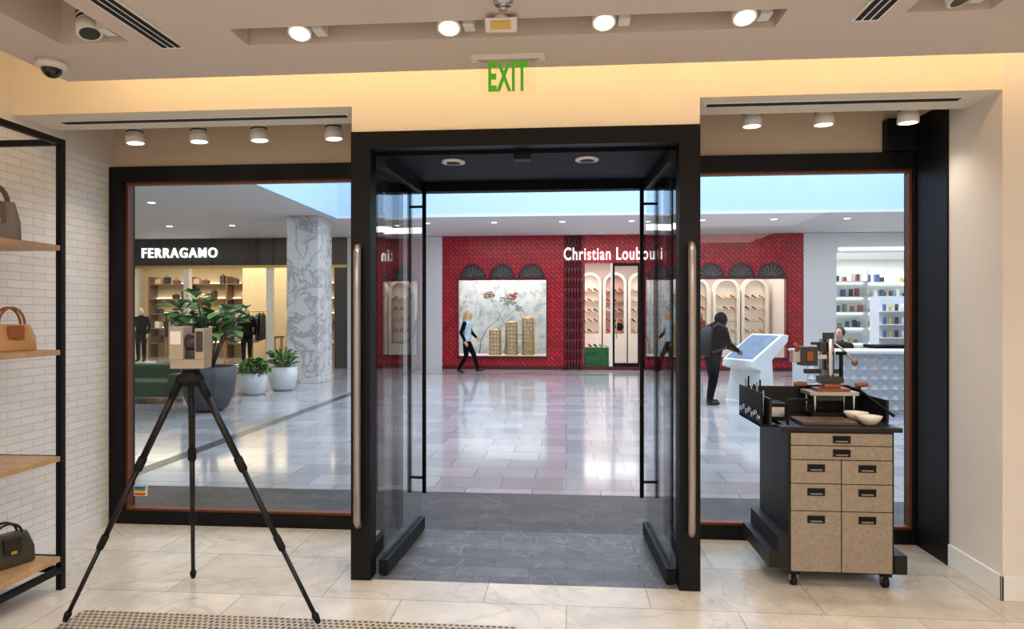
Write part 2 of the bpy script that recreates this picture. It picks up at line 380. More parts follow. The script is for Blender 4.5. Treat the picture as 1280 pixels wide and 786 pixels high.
# exit sign
GREEN=mat('exit_green',rgb(86,176,40),0.4,emis=rgb(90,190,30),es=0.2)
e2=empty('exit_sign',(-0.30,3.42,2.72))
b=MB('mount'); b.box(-0.49,-0.11,3.395,3.445,2.915,2.939,LAMPB); b.box(-0.46,-0.14,3.405,3.435,2.908,2.915,CHROME); o=b.done(); o.parent=e2; o.location-=e2.location
b=MB('panel'); b.box(-0.44,-0.16,3.417,3.423,2.735,2.908,glassmat('sign_acrylic',(0.97,0.98,0.96,1),0.6,0.02)); o=b.done(); o.parent=e2; o.location-=e2.location
o=text('letters','EXIT',-0.30,3.412,2.752,0.205,0.152,GREEN,0.003,0.03,1.08); o.parent=e2; o.location-=e2.location
b=MB('motion_sensor'); Mx=Matrix.Translation((-0.29,2.97,2.90))@Matrix.Rotation(0.35,4,'X')
b.box(-0.07,0.07,-0.04,0.04,-0.03,0.03,LAMPB,Mx); b.box(-0.045,0.045,-0.046,-0.038,-0.02,0.015,mat('sensor_lens',rgb(215,180,90),0.3),Mx); b.cyl((-0.29,2.97,2.91),(-0.29,2.97,2.939),0.03,LAMPB); b.done(bevel=0.006)
b=MB('dome_camera'); b.lathe([(0.072,-0.001),(0.072,-0.03),(0.06,-0.04)],(-2.72,3.31,2.94),LAMPB,28)
b.sph((-2.72,3.31,2.903),(0.05,0.05,0.05),mat('dome_black',rgb(20,20,24),0.08)); b.done()
b=MB('sprinkler_head'); b.lathe([(0.045,-0.001),(0.04,-0.012),(0.012,-0.014),(0.01,-0.03),(0.02,-0.032),(0.02,-0.036)],(-0.27,2.83,2.94),CHROME,20); b.done()

# ================= SHELF UNIT =================
b=MB('display_shelf_unit')
fx,bx,ye,yn=-2.92,-3.40,3.66,2.3
for y in (ye-0.035,yn):
    for x in (fx,bx+0.035): b.box(x-0.035,x,y,y+0.035,0,2.62,BLACK)
for z in (2.585,0.10):
    b.box(fx-0.034,fx-0.001,yn,ye-0.001,z,z+0.034,BLACK); b.box(bx+0.001,bx+0.034,yn,ye-0.001,z,z+0.034,BLACK); b.box(bx,fx-0.001,ye-0.034,ye-0.001,z,z+0.034,BLACK); b.box(bx,fx,yn,yn+0.034,z,z+0.034,BLACK)
for z in (2.0,1.395,0.78,0.20):
    b.box(bx+0.01,fx-0.002,yn+0.01,ye-0.04,z-0.03,z,WOOD)
    b.box(bx,fx-0.001,ye-0.03,ye-0.01,z-0.028,z-0.001,BLACK)
b.done(bevel=0.002)
def handbag(x,y,z,w,d,h,body,trim,rot=0.3,hh=0.12):
    b=MB('handbag'); M=Matrix.Translation((x,y,z+0.001))@Matrix.Rotation(rot,4,'Z')
    prof=[(0,0,1.0),(0.05,0,1.03),(0.5,0,1.0),(0.9,0,0.86),(1.0,0,0.8)]
    vs=[];fs=[];N=24
    for t,_,k in prof:
        for i in range(N):
            a=2*math.pi*i/N; c=math.cos(a); s_=math.sin(a)
            u=abs(c)**0.4*math.copysign(1,c); v=abs(s_)**0.4*math.copysign(1,s_)
            vs.append((u*w/2*k,v*d/2*(k if t<0.9 else 0.5),t*h))
    for j in range(len(prof)-1):
        for i in range(N): i2=(i+1)%N; fs.append((j*N+i,j*N+i2,(j+1)*N+i2,(j+1)*N+i))
    fs.append(tuple(range(N))[::-1]); fs.append(tuple((len(prof)-1)*N+i for i in range(N)))
    b.add(vs,fs,body,M,True)
    for s in (-1,1):
        pts=[M@Vector((w*0.28*math.cos(a),s*d*0.18,h*0.95+hh*math.sin(a))) for a in [math.pi*i/10 for i in range(11)]]
        b.tube(pts,0.007,trim,n=8)
    b.box(-w*0.16,w*0.16,-d/2-0.012,-d/2+0.01,h*0.45,h*0.95,trim,M)
    b.box(-0.015,0.015,-d/2-0.02,-d/2-0.01,h*0.45,h*0.55,mat('bag_clasp',rgb(200,165,90),0.25,0.9),M)
    b.done()
TAN=mat('tan_leather',rgb(206,160,108),0.45,noise=0.08); TAND=mat('tan_strap',rgb(150,92,56),0.45)
handbag(-3.12,3.49,1.395,0.24,0.12,0.15,TAN,TAND,1.2,0.10)
handbag(-3.12,3.46,0.20,0.26,0.14,0.17,mat('olive_leather',rgb(62,60,44),0.4),mat('dark_strap',rgb(34,26,20),0.4),1.2,0.07)
handbag(-3.12,3.38,2.00,0.24,0.12,0.22,mat('grey_leather',rgb(130,120,118),0.45),mat('grey_strap',rgb(90,82,80),0.4),1.0,0.10)

# ================= TRIPOD + SCANNER =================
e3=empty('tripod_laser_scanner',(-2.03,3.45,0))
apex=Vector((-2.03,3.45,1.25))
TB=mat('carbon_black',rgb(18,17,18),0.4,noise=0.2,nscale=60,spec=0.35); TK=mat('grip_black',rgb(12,12,13),0.7,spec=0.3)
b=MB('tripod')
for foot in ((-2.58,3.22,0.012),(-1.26,3.31,0.012),(-2.235,3.82,0.012)):
    f=Vector(foot); hp=apex+Vector(((f-apex).x,(f-apex).y,0)).normalized()*0.05
    P=lambda t: hp.lerp(f,t)
    b.tube([P(0),P(0.36)],[0.018,0.018],TB,n=14); b.tube([P(0.36),P(0.68)],[0.0145,0.0145],TB,n=14); b.tube([P(0.68),P(0.975)],[0.0115,0.0115],TB,n=14)
    for t,r in ((0.36,0.023),(0.68,0.019)): b.tube([P(t-0.03),P(t-0.025),P(t+0.02),P(t+0.028)],[r*0.85,r,r,r*0.8],TK,n=14)
    b.tube([P(0.0),P(0.08)],[0.022,0.021],TK,n=14)
    b.tube([P(0.955),P(0.965),P(0.993)],[0.013,0.019,0.012],TK,n=14)
    b.sph(hp,0.028,TK)
b.cyl(apex-Vector((0,0,0.10)),apex+Vector((0,0,0.06)),0.02,TB); b.lathe([(0.03,-0.04),(0.062,-0.02),(0.066,0.01),(0.05,0.03),(0.04,0.05)],apex,TK,24)
o=b.done(); o.parent=e3; o.location-=e3.location
SC=mat('scanner_shell',rgb(166,154,138),0.35,0.1); SD=mat('scanner_dark',rgb(48,44,42),0.3)
b=MB('laser_scanner'); M=Matrix.Translation((-2.03,3.45,1.31))@Matrix.Rotation(0.15,4,'Z')
b.box(-0.088,0.088,-0.055,0.055,0,0.05,SC,M)
b.box(-0.092,-0.018,-0.06,0.06,0.05,0.225,SC,M); b.box(0.042,0.09,-0.06,0.06,0.05,0.215,SC,M)
b.box(-0.018,0.042,-0.03,0.03,0.045,0.09,SD,M)
b.tube([M@Vector((-0.018,0,0.14)),M@Vector((0.042,0,0.14))],[0.045,0.045],SD,n=24)
b.box(-0.085,-0.03,-0.063,-0.058,0.13,0.20,LAMPB,M); b.box(0.048,0.085,-0.063,-0.058,0.09,0.2,SD,M)
b.lathe([(0.045,-0.01),(0.05,0.0)],(-2.03,3.45,1.31),SD,24)
o=b.done(bevel=0.010); o.parent=e3; o.location-=e3.location

# ================= CART =================
e4=empty('monogramming_cart',(1.6,4.3,0))
CD=mat('cart_dark',rgb(24,20,20),0.45,noise=0.1,spec=0.35); CH=mat('champagne_leather',rgb(150,136,118),0.5,0.1,noise=0.14,nscale=60,bump=0.3)
b=MB('cabinet'); y0=4.03
b.box(1.30,1.90,y0,4.60,0.085,0.915,CD); b.box(1.26,1.94,y0-0.02,4.62,0.915,0.94,CD)
def dr(x0,x1,z0,z1,hx=None,hz=None):
    b.box(x0,x1,y0-0.014,y0,z0,z1,CH)
    hx=(x0+x1)/2 if hx is None else hx; hz=(z1-min(0.045,(z1-z0)/2)) if hz is None else hz
    b.box(hx-0.05,hx+0.05,y0-0.018,y0-0.013,hz-0.022,hz+0.022,SLOT)
    b.box(hx-0.042,hx+0.042,y0-0.032,y0-0.017,hz+0.004,hz+0.018,BLACK); b.box(hx-0.034,hx+0.034,y0-0.022,y0-0.018,hz-0.014,hz-0.006,CH)
X0,X1,XM=1.315,1.885,1.60
dr(X0,X1,0.835,0.905); dr(X0,X1,0.752,0.830)
for z0,z1 in ((0.612,0.747),(0.452,0.607),(0.095,0.447)):
    dr(X0,XM-0.003,z0,z1); dr(XM+0.003,X1,z0,z1)
b.box(1.19,1.30,4.02,4.60,0.11,0.20,CD); b.box(1.24,1.30,4.02,4.60,0.20,0.30,CD); b.box(1.90,1.97,4.02,4.6,0.09,0.2,CD)
o=b.done(bevel=0.003); o.parent=e4; o.location-=e4.location
b=MB('casters')
for x in (1.34,1.86):
    for y in (4.06,4.54):
        b.box(x-0.03,x+0.03,y-0.03,y+0.03,0.07,0.086,BLACK); b.cyl((x-0.014,y,0.034),(x+0.014,y,0.034),0.034,TK,n=20); b.box(x-0.022,x-0.016,y-0.015,y+0.015,0.03,0.075,CHROME); b.box(x+0.016,x+0.022,y-0.015,y+0.015,0.03,0.075,CHROME)
o=b.done(); o.parent=e4; o.location-=e4.location
b=MB('tool_gallery')
b.box(1.20,1.215,4.05,4.6,0.94,1.10,CD); b.box(1.20,1.95,4.585,4.60,0.94,1.12,CD); b.box(1.935,1.95,4.2,4.6,0.94,1.08,CD)
b.box(1.16,1.30,4.10,4.58,0.925,0.94,BLACK); b.box(1.16,1.17,4.08,4.58,0.93,1.13,BLACK)
for i in range(7):
    y=4.12+i*0.065; b.cyl((1.19,y,0.98+0.02*(i%2)),(1.15,y,0.98+0.02*(i%2)),0.016,CHROME,n=12); b.cyl((1.185,y,0.98),(1.185,y,1.14+0.02*((i*3)%4)),0.006,BLACK if i%2 else STEEL,n=8)
b.tube([(1.30,4.03,0.95),(1.30,4.03,1.09),(1.32,4.03,1.10),(1.42,4.03,1.10)],0.008,BLACK,n=8)
b.box(1.24,1.38,4.30,4.56,0.94,1.04,BLACK); b.box(1.27,1.36,4.28,4.30,0.96,1.02,CHROME)
b.tube([(1.93,4.1,1.0),(1.93,4.55,1.10),(1.80,4.57,1.14),(1.55,4.57,1.12)],0.009,BLACK,n=8)
o=b.done(); o.parent=e4; o.location-=e4.location
WB=mat('walnut_board',rgb(92,66,50),0.4,noise=0.2,nscale=20)
b=MB('cutting_board'); b.box(1.40,1.72,4.08,4.30,0.941,0.962,WB); b.done(bevel=0.004)
b=MB('stamping_machine'); bz=0.943
ORG=mat('copper_orange',rgb(150,84,54),0.35,0.5)
WH=mat('wood_handle',rgb(140,88,58),0.35,noise=0.15,nscale=30); IVO=mat('ivory_metal',rgb(186,180,172),0.3,0.4)
b.box(1.56,1.84,4.36,4.55,bz,bz+0.03,CD)
for x in (1.58,1.82):
    for y in (4.38,4.53): b.cyl((x,y,bz+0.03),(x,y,bz+0.14),0.01,CHROME,n=10)
b.box(1.55,1.85,4.37,4.56,bz+0.14,bz+0.165,IVO); b.box(1.60,1.80,4.38,4.5,bz+0.165,bz+0.185,ORG)
b.box(1.66,1.72,4.46,4.53,bz+0.165,bz+0.50,IVO); b.box(1.655,1.725,4.44,4.46,bz+0.30,bz+0.54,SD)
b.cyl((1.69,4.42,bz+0.24),(1.69,4.42,bz+0.5),0.022,CHROME); b.box(1.62,1.76,4.38,4.47,bz+0.22,bz+0.26,SD)
b.cyl((1.64,4.41,bz+0.20),(1.74,4.41,bz+0.20),0.03,ORG)
b.cyl((1.50,4.41,bz+0.21),(1.88,4.41,bz+0.21),0.007,CHROME,n=8)
for x in (1.46,1.84): b.tube([(x,4.41,bz+0.21),(x+0.03,4.41,bz+0.21),(x+0.08,4.41,bz+0.21)],[0.012,0.018,0.014],WH,n=12)
b.box(1.50,1.60,4.38,4.48,bz+0.33,bz+0.45,SD); b.box(1.53,1.57,4.37,4.385,bz+0.36,bz+0.42,ORG); b.box(1.45,1.50,4.40,4.46,bz+0.35,bz+0.43,IVO)
b.cyl((1.48,4.395,bz+0.42),(1.46,4.395,bz+0.47),0.012,ORG)
b.box(1.58,1.68,4.42,4.47,bz+0.37,bz+0.40,CHROME); b.box(1.62,1.66,4.40,4.46,bz+0.42,bz+0.48,SD)
b.tube([(1.69,4.44,bz+0.50),(1.76,4.42,bz+0.44),(1.83,4.40,bz+0.36)],0.008,CHROME,n=8); b.sph((1.835,4.40,bz+0.35),0.02,WH)
b.cyl((1.75,4.4,bz+0.26),(1.75,4.4,bz+0.40),0.012,BLACK); b.lathe([(0.03,0),(0.035,0.01),(0.03,0.02)],(1.75,4.4,bz+0.40),BLACK,20)
b.box(1.56,1.80,4.50,4.53,bz+0.27,bz+0.30,SD)
b.box(1.60,1.78,4.43,4.50,bz+0.10,bz+0.14,SD); b.cyl((1.58,4.45,bz+0.47),(1.80,4.45,bz+0.47),0.010,SD,n=10)
b.done(bevel=0.003)
CER=mat('bowl_ceramic',rgb(226,216,200),0.3)
for x,y in ((1.80,4.12),(1.79,4.275)):
    b=MB('bowl'); b.lathe([(0.025,0),(0.035,0.004),(0.06,0.03),(0.072,0.055),(0.068,0.055),(0.055,0.03),(0.03,0.012),(0.0,0.010)],(x,y,0.941),CER,28); b.done()

# ================= MALL SHELL =================
ZS=3.9; FY=19.3
b=MB('mall_floor'); b.box(-16,14,5.92,30,-0.1,0,MALLF); b.done(O0)
b=MB('trim_threshold_stone'); b.box(-16,14,YW,5.92,-0.1,0.0,SLATEB); b.done(O0)
b=MB('trim_floor_inlay'); b.box(-4.42,-4.24,5.92,FY,0,0.002,DARKLINE); b.box(-4.24,14,17.6,17.8,0,0.002,DARKLINE); b.done(O0)
b=MB('mall_ceiling'); b.plate(-16,14,5.02,FY+0.2,[(-5.5,11.5,7.5,15.5)],ZS,ZS+0.3,WHITEM); b.done(O0)
b=MB('wall_atrium')
b.box(-5.45,11.45,15.45,15.499,ZS-0.01,9,BLUEW); b.box(-5.45,11.45,7.501,7.55,ZS-0.01,9,BLUEW); b.box(-5.499,-5.45,7.501,15.499,ZS-0.01,9,BLUEW); b.box(11.45,11.499,7.501,15.499,ZS-0.01,9,BLUEW)
b.box(-5.45,11.45,15.43,15.449,ZS-0.012,ZS+0.05,WHITEM)
for x in (-0.9,4.6): b.box(x,x+0.015,15.44,15.449,ZS+0.05,6.5,WHITEM)
b.done(O0)
b=MB('wall_mall'); b.box(-16,XL-0.121,YW,5.0,0,4.2,WALLW); b.box(XR+0.121,14,YW,5.0,0,4.2,WALLW); b.box(XL-0.12,XR+0.12,YW+0.121,5.019,2.73,4.2,WALLW)
b.box(-16.2,-16,YW,30,0,4.2,WALLW); b.box(14,14.2,YW,30,0,4.2,WALLW); b.done(O0)
area('skylight',(3,11.5,8.9),16,7.6,1450,(0.84,0.92,1.0))
area('mall_side_lamp',(-10.5,11,3.85),8,8,150,(1,0.95,0.88))
area('soffit_lamp',(1.5,17.3,3.86),9,1.2,140,(1,0.96,0.92)); area('soffit_lamp',(-10,17.3,3.86),6,1.2,45,(1,0.93,0.85)); area('soffit_lamp',(10,17.3,3.86),6,1.2,60,(1,0.96,0.92))
area('soffit_lamp',(0,6.3,3.86),12,1.2,30,(0.95,0.97,1))
b=MB('mall_downlights')
for i in range(14): b.lathe([(0.07,-0.001),(0.07,-0.01)],(-12+i*1.7,16.5,ZS),COOLG,14)
for y in (8,10.5,13): b.lathe([(0.07,-0.001),(0.07,-0.01)],(-8.5,y,ZS),COOLG,14)
b.done()
MARB=marble('marble_grey',rgb(206,203,201),rgb(158,154,154),1.6)
b=MB('marble_column'); b.box(-6.5,-5.74,15.0,15.9,0.12,ZS-0.001,MARB); b.box(-6.52,-5.72,14.98,15.92,0,0.12,MARB); b.done(bevel=0.01)

# ---------- red boutique ----------
REDT=tile('red_tile',rgb(160,8,26),rgb(196,18,38),rgb(84,4,12),0.20,0.10,0.012,0.35,axes='XZ',rot=math.pi/4,noise=0.15,nscale=6,bump=0.8)
REDD=mat('dark_red',rgb(84,10,20),0.3,noise=0.2,nscale=12)
PINK=mat('blush_wall',rgb(228,212,204),0.6,noise=0.03)
CREAMI=mat('cream_interior',rgb(238,230,218),0.6,noise=0.03)
SIGNW=mat('sign_white',(1,1,1,1),0.4,emis=(1,1,1,1),es=1.3)
GOLD=mat('gold_metal',rgb(206,172,96),0.35,0.6,noise=0.1,nscale=20)
DOORH=(0.49,2.12,0,3.09)
b=MB('wall_red_storefront')
b.plate(-3.64,6.66,0,3.89,[(-3.16,-0.58,0.38,2.62),DOORH,(3.68,6.19,0.38,2.62)],FY,FY+0.2,REDT,axis='Y')
for x0,x1 in ((-3.16,-0.58),(3.68,6.19)):
    b.box(x0-0.04,x1+0.04,FY-0.03,FY-0.001,0.30,0.38,REDD); b.box(x0-0.04,x0,FY-0.03,FY-0.001,0.38,2.60,REDD); b.box(x1,x1+0.04,FY-0.03,FY-0.001,0.38,2.60,REDD); b.box(x0-0.04,x1+0.04,FY-0.03,FY-0.001,2.6,2.64,REDD)
    w=(x1-x0)/3
    for i in range(3):
        cx=x0+w*(i+0.5); R=0.36
        poly=[(cx+R*math.cos(a),2.66+R*math.sin(a)*1.08) for a in [math.pi*k/16 for k in range(17)]]
        b.prism(poly,FY-0.02,FY-0.001,DGREY)
        for k in range(1,8):
            a=math.pi*k/8; b.tube([(cx+0.05*math.cos(a),FY-0.025,2.68+0.05*math.sin(a)),(cx+0.33*math.cos(a),FY-0.025,2.67+0.35*math.sin(a))],0.006,STEEL,n=6)
        pts=[(cx+R*math.cos(a),FY-0.02,2.66+R*math.sin(a)*1.08) for a in [math.pi*k/16 for k in range(17)]]
        b.tube(pts,0.022,REDD,n=6)
for x0,x1 in ((-0.07,0.47),(2.14,2.80)):
    n=int((x1-x0)/0.09)
    for i in range(n):
        cx=x0+(i+0.5)*(x1-x0)/n
        for z in range(13):
            b.lathe([(0.02,0),(0.042,0.05),(0.046,0.15),(0.042,0.25),(0.02,0.298)],(cx,FY-0.02,z*0.298),REDD,8)
b.box(-3.64,6.66,FY-0.015,FY-0.001,0,0.10,REDD)
b.done(O0)
e5=empty('boutique_sign',(1.42,FY-0.03,3.2))
o=text('letters','Christian Louboutin',1.42,FY-0.06,3.17,2.98,0.36,SIGNW,0.03,0.008,sp=1.12); o.parent=e5; o.location-=e5.location
b=MB('wall_boutique_interior')
b.box(-3.7,6.7,23.5,23.6,0,3.6,PINK); b.box(-3.64,-3.5,FY+0.2,23.5,0,3.5,PINK); b.box(6.6,6.65,FY+0.2,23.5,0,3.5,PINK); b.box(-3.64,6.65,FY+0.2,23.5,3.5,3.6,CREAMI)
b.box(-0.45,-0.38,FY+0.2,21,0,3.5,PINK); b.box(3.4,3.47,FY+0.2,20.6,0,3.5,PINK)
b.done(O0)
area('boutique_lamp',(1.2,21.2,3.45),2.8,2.6,110,(1,0.95,0.90)); area('boutique_lamp',(5.0,21.2,3.45),2.6,2.6,95,(1,0.95,0.90)); area('boutique_lamp',(-1.9,20.1,3.3),2.4,0.8,65,(1,0.97,0.94))
SHOEC=[mat('shoe_red',rgb(170,20,30),0.3),mat('shoe_black',rgb(20,18,20),0.3),mat('shoe_tan',rgb(190,150,110),0.4),mat('shoe_white',rgb(225,220,215),0.4)]
def niche(x,y,w,h,z0,shelves,face,inner,dens=3):
    b=MB('arched_display_niche')
    t=0.09; R=w/2; zc=z0+h-R
    poly=[(x-R,z0),(x+R,z0)]+[(x+R*math.cos(a),zc+R*math.sin(a)) for a in [math.pi*k/16 for k in range(17)]]
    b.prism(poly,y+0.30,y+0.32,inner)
    pin=[(x+R,z0)]+[(x+R*math.cos(a),zc+R*math.sin(a)) for a in [math.pi*k/16 for k in range(17)]]+[(x-R,z0)]
    ro=R+t
    pout=[(x+ro,z0)]+[(x+ro*math.cos(a),zc+ro*math.sin(a)) for a in [math.pi*k/16 for k in range(17)]]+[(x-ro,z0)]
    for i in range(len(pin)-1):
        q=[pin[i],pout[i],pout[i+1],pin[i+1]]; b.prism(q,y,y+0.3,face)
    b.box(x-ro,x+ro,y,y+0.32,0,z0,face)
    for s in range(shelves):
        z=z0+0.05+s*(h-0.25)/shelves
        b.box(x-R,x+R,y+0.04,y+0.3,z-0.02,z,GOLD)
        for k in range(dens):
            cx=x-R+(k+0.5)*w/dens; c=random.choice(SHOEC)
            b.tube([(cx-0.06,y+0.15,z+0.10),(cx-0.02,y+0.15,z+0.06),(cx+0.07,y+0.15,z+0.015)],[0.03,0.028,0.02],c,n=8)
            b.cyl((cx-0.07,y+0.15,z),(cx-0.065,y+0.15,z+0.1),0.006,c,n=6)
    b.done()
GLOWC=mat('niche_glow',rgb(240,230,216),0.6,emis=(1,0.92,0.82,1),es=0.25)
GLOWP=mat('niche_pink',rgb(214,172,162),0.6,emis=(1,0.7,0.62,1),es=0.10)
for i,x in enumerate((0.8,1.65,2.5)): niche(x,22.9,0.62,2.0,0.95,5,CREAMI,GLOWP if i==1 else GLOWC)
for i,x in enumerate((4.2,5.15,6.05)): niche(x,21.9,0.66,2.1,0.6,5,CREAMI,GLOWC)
GT=tile('green_tile',rgb(34,98,52),rgb(46,120,64),rgb(20,60,32),0.12,0.06,0.006,0.3,axes='XZ')
b=MB('green_tiled_plinth'); b.box(0.55,1.25,19.75,20.2,0,0.62,GT); b.box(0.53,0.9,19.68,20.15,0,0.42,GT); b.done()
b=MB('shoe_display_on_plinth')
for i in range(4): b.tube([(0.66+i*0.16,19.95,0.72),(0.70+i*0.16,19.95,0.67),(0.76+i*0.16,19.95,0.64)],[0.03,0.028,0.018],SHOEC[i],n=8)
b.done()
b=MB('door_2')
for x in (1.33,2.05): b.box(x,x+0.06,FY+0.02,FY+0.08,0.001,3.085,BLACK)
b.box(1.39,2.05,FY+0.02,FY+0.08,3.0,3.085,BLACK); b.box(1.39,2.05,FY+0.02,FY+0.08,0.001,0.2,BLACK); b.box(1.39,2.05,FY+0.045,FY+0.055,0.2,3.0,GLASS)
b.cyl((1.44,FY-0.03,0.9),(1.44,FY-0.03,1.5),0.015,GOLD); b.box(0.495,0.53,FY+0.02,FY+0.08,0.001,3.085,REDD); b.box(1.27,1.329,FY+0.02,FY+0.08,0.001,3.085,CREAMI)
b.sph((1.52,FY+0.0,1.25),(0.12,0.03,0.12),BLACK)
b.done()
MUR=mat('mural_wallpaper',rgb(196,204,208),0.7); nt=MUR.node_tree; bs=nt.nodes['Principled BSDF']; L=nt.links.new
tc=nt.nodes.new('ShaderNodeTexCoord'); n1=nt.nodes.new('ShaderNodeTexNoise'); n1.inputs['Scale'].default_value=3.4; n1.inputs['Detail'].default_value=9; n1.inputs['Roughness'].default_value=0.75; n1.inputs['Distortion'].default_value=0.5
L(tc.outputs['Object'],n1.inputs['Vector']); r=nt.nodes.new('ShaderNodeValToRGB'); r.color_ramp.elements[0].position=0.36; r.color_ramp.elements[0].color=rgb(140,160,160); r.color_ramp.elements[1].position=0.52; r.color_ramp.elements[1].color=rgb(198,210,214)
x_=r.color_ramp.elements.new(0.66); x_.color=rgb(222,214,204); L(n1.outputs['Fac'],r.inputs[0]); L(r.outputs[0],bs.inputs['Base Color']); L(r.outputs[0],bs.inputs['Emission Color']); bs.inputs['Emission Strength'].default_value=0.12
b=MB('mural_panel'); b.box(-3.4,-0.5,20.9,20.95,0.0,3.4,MUR); b.done()
b=MB('display_plinth'); b.box(-3.3,-0.55,FY+0.25,20.7,0.0,0.38,CREAMI); b.done()
BR=mat('branch',rgb(128,120,120),0.7); PT=mat('petal',rgb(176,60,62),0.6); LF=mat('mural_leaf',rgb(140,158,148),0.6)
random.seed(3)
def grow(b,p,d,r,lv,cols):
    if lv==0:
        for k in range(3): b.sph(p+Vector((random.uniform(-.08,.08),0,random.uniform(-.08,.08))),(0.045,0.015,0.03),random.choice(cols),8,6)
        return
    q=p+d*(0.42 if lv>3 else 0.24)
    b.tube([p,q],[r,r*0.7],BR,n=6)
    for k in range(2 if lv<5 else 1):
        a=random.uniform(-0.8,0.8); dd=Vector((d.x+math.sin(a),random.uniform(-.05,.05),d.z+0.15*random.random())).normalized()
        q2=q+dd*0.42
        if q2.x>-0.75: dd.x=-abs(dd.x)
        if q2.x<-3.1: dd.x=abs(dd.x)
        grow(b,q,dd,r*0.65,lv-1,cols)
for x,dx,cols in ((-1.0,-0.02,[PT,PT,LF]),(-2.7,0.12,[LF]),(-1.9,0.05,[LF,LF,LF,PT])):
    b=MB('blossom_tree'); grow(b,Vector((x,20.55,0.39)),Vector((dx,0,1)).normalized(),0.026,6,cols); b.done()
for x,h in ((-2.15,0.62),(-1.65,0.95),(-1.15,1.0)):
    b=MB('gold_lattice_tower'); z=0.381
    while z<0.38+h:
        b.lathe([(0.19,0),(0.2,0.01),(0.2,0.035),(0.19,0.045)],(x,20.0,z),GOLD,16)
        for k in range(10):
            a=2*math.pi*k/10; b.cyl((x+0.17*math.cos(a),20.0+0.17*math.sin(a),z+0.04),(x+0.17*math.cos(a+0.3),20.0+0.17*math.sin(a+0.3),z+0.12),0.012,GOLD,n=6)
        z+=0.12
    b.lathe([(0.19,0),(0.2,0.02),(0.08,0.05),(0.02,0.09)],(x,20.0,z),GOLD,16); b.done()
b=MB('window_3'); b.box(-3.16,-0.58,FY+0.05,FY+0.06,0.38,2.62,GLASS); b.box(3.68,6.19,FY+0.05,FY+0.06,0.38,2.62,GLASS); b.done()

# ---------- left boutique ----------
TAUP2=mat('bronze_dark',rgb(40,35,33),0.4,noise=0.1); WARM=mat('warm_wall',rgb(216,194,160),0.6,noise=0.05); DWOOD=mat('dark_wood',rgb(110,84,62),0.5,noise=0.15,nscale=12)
b=MB('wall_left_storefront')
b.box(-16,-6.5,FY,FY+0.2,3.05,3.89,TAUP2); b.box(-16,-6.5,FY-0.06,FY-0.001,3.0,3.08,GOLD)
for x in (-13.6,-11.6,-9.0,-7.55): b.box(x,x+0.16,FY,FY+0.2,0,3.05,CREAMI)
b.box(-6.9,-6.5,FY,FY+0.2,0,3.05,TAUP2)
b.box(-6.5,-3.64,FY,FY+0.2,0,3.89,WHITEM)
b.box(-16,-6.5,24,24.1,0,3.6,WARM); b.box(-6.6,-6.5,FY+0.2,24,0,3.5,WARM); b.box(-16,-6.5,FY+0.2,24,3.5,3.6,CREAMI)
b.box(-11.4,-9.8,22.6,22.7,0,3.5,WARM)
b.done(O0)
b=MB('window_4'); b.box(-16,-11.6,FY+0.09,FY+0.1,0.05,3.0,GLASS); b.box(-8.8,-6.9,FY+0.09,FY+0.1,0.05,3.0,GLASS); b.done()
e6=empty('store_sign',(-11.7,FY-0.03,3.4)); o=text('letters','FERRAGAMO',-11.7,FY-0.05,3.32,2.38,0.30,SIGNW,0.03,0.010,sp=1.22); o.parent=e6; o.location-=e6.location
area('left_store_lamp',(-11.5,21.6,3.45),8,3,320,(1,0.84,0.62))
random.seed(5)
b=MB('wall_shelving_unit')
CLO=[mat('cloth_a',rgb(110,56,48)),mat('cloth_b',rgb(30,30,34)),mat('cloth_c',rgb(190,170,144)),mat('cloth_d',rgb(226,220,210)),mat('cloth_e',rgb(60,52,48))]
for x in np.arange(-15.5,-7,1.5):
    b.box(x,x+0.06,23.5,24,0,3.0,DWOOD)
    for z in (0.5,1.05,1.6,2.15,2.7):
        b.box(x+0.06,x+1.5,23.5,23.98,z,z+0.04,DWOOD)
        b.box(x+0.06,x+1.44,23.93,23.97,z+0.05,z+0.08,LAMPS)
        for k in range(4):
            if random.random()<0.7:
                w=random.uniform(0.14,0.26); h=random.uniform(0.12,0.3); cx=x+0.2+k*0.34; b.box(cx,cx+w,23.6,23.8,z+0.041,z+0.04+h,random.choice(CLO)); b.tube([(cx+0.04,23.7,z+0.04+h),(cx+w/2,23.7,z+0.12+h),(cx+w-0.04,23.7,z+0.04+h)],0.012,CLO[1],n=6)
b.done()
for X_ in (-12.4,-10.4,-8.3):
    b=MB('clothes_rack'); b.cyl((X_-0.7,20.8,1.7),(X_+0.7,20.8,1.7),0.02,GOLD)
    for x in (X_-0.7,X_+0.7): b.cyl((x,20.8,0),(x,20.8,1.7),0.02,GOLD); b.box(x-0.02,x+0.02,20.55,21.05,0,0.03,GOLD)
    for i in range(11):
        x=X_-0.6+i*0.12; m_=random.choice(CLO); hh=random.uniform(0.7,1.0)
        b.loft([(x,20.8,1.66-hh,0.04,0.24),(x,20.8,1.3,0.035,0.2),(x,20.8,1.55,0.04,0.22),(x,20.8,1.66,0.02,0.05)],m_,10)
    b.done()
b=MB('display_table'); b.box(-10.9,-9.7,21.5,22.2,0.8,0.86,DWOOD)
for x in (-10.85,-9.8):
    for y in (21.55,22.1): b.box(x,x+0.06,y,y+0.06,0,0.8,GOLD)
b.done()
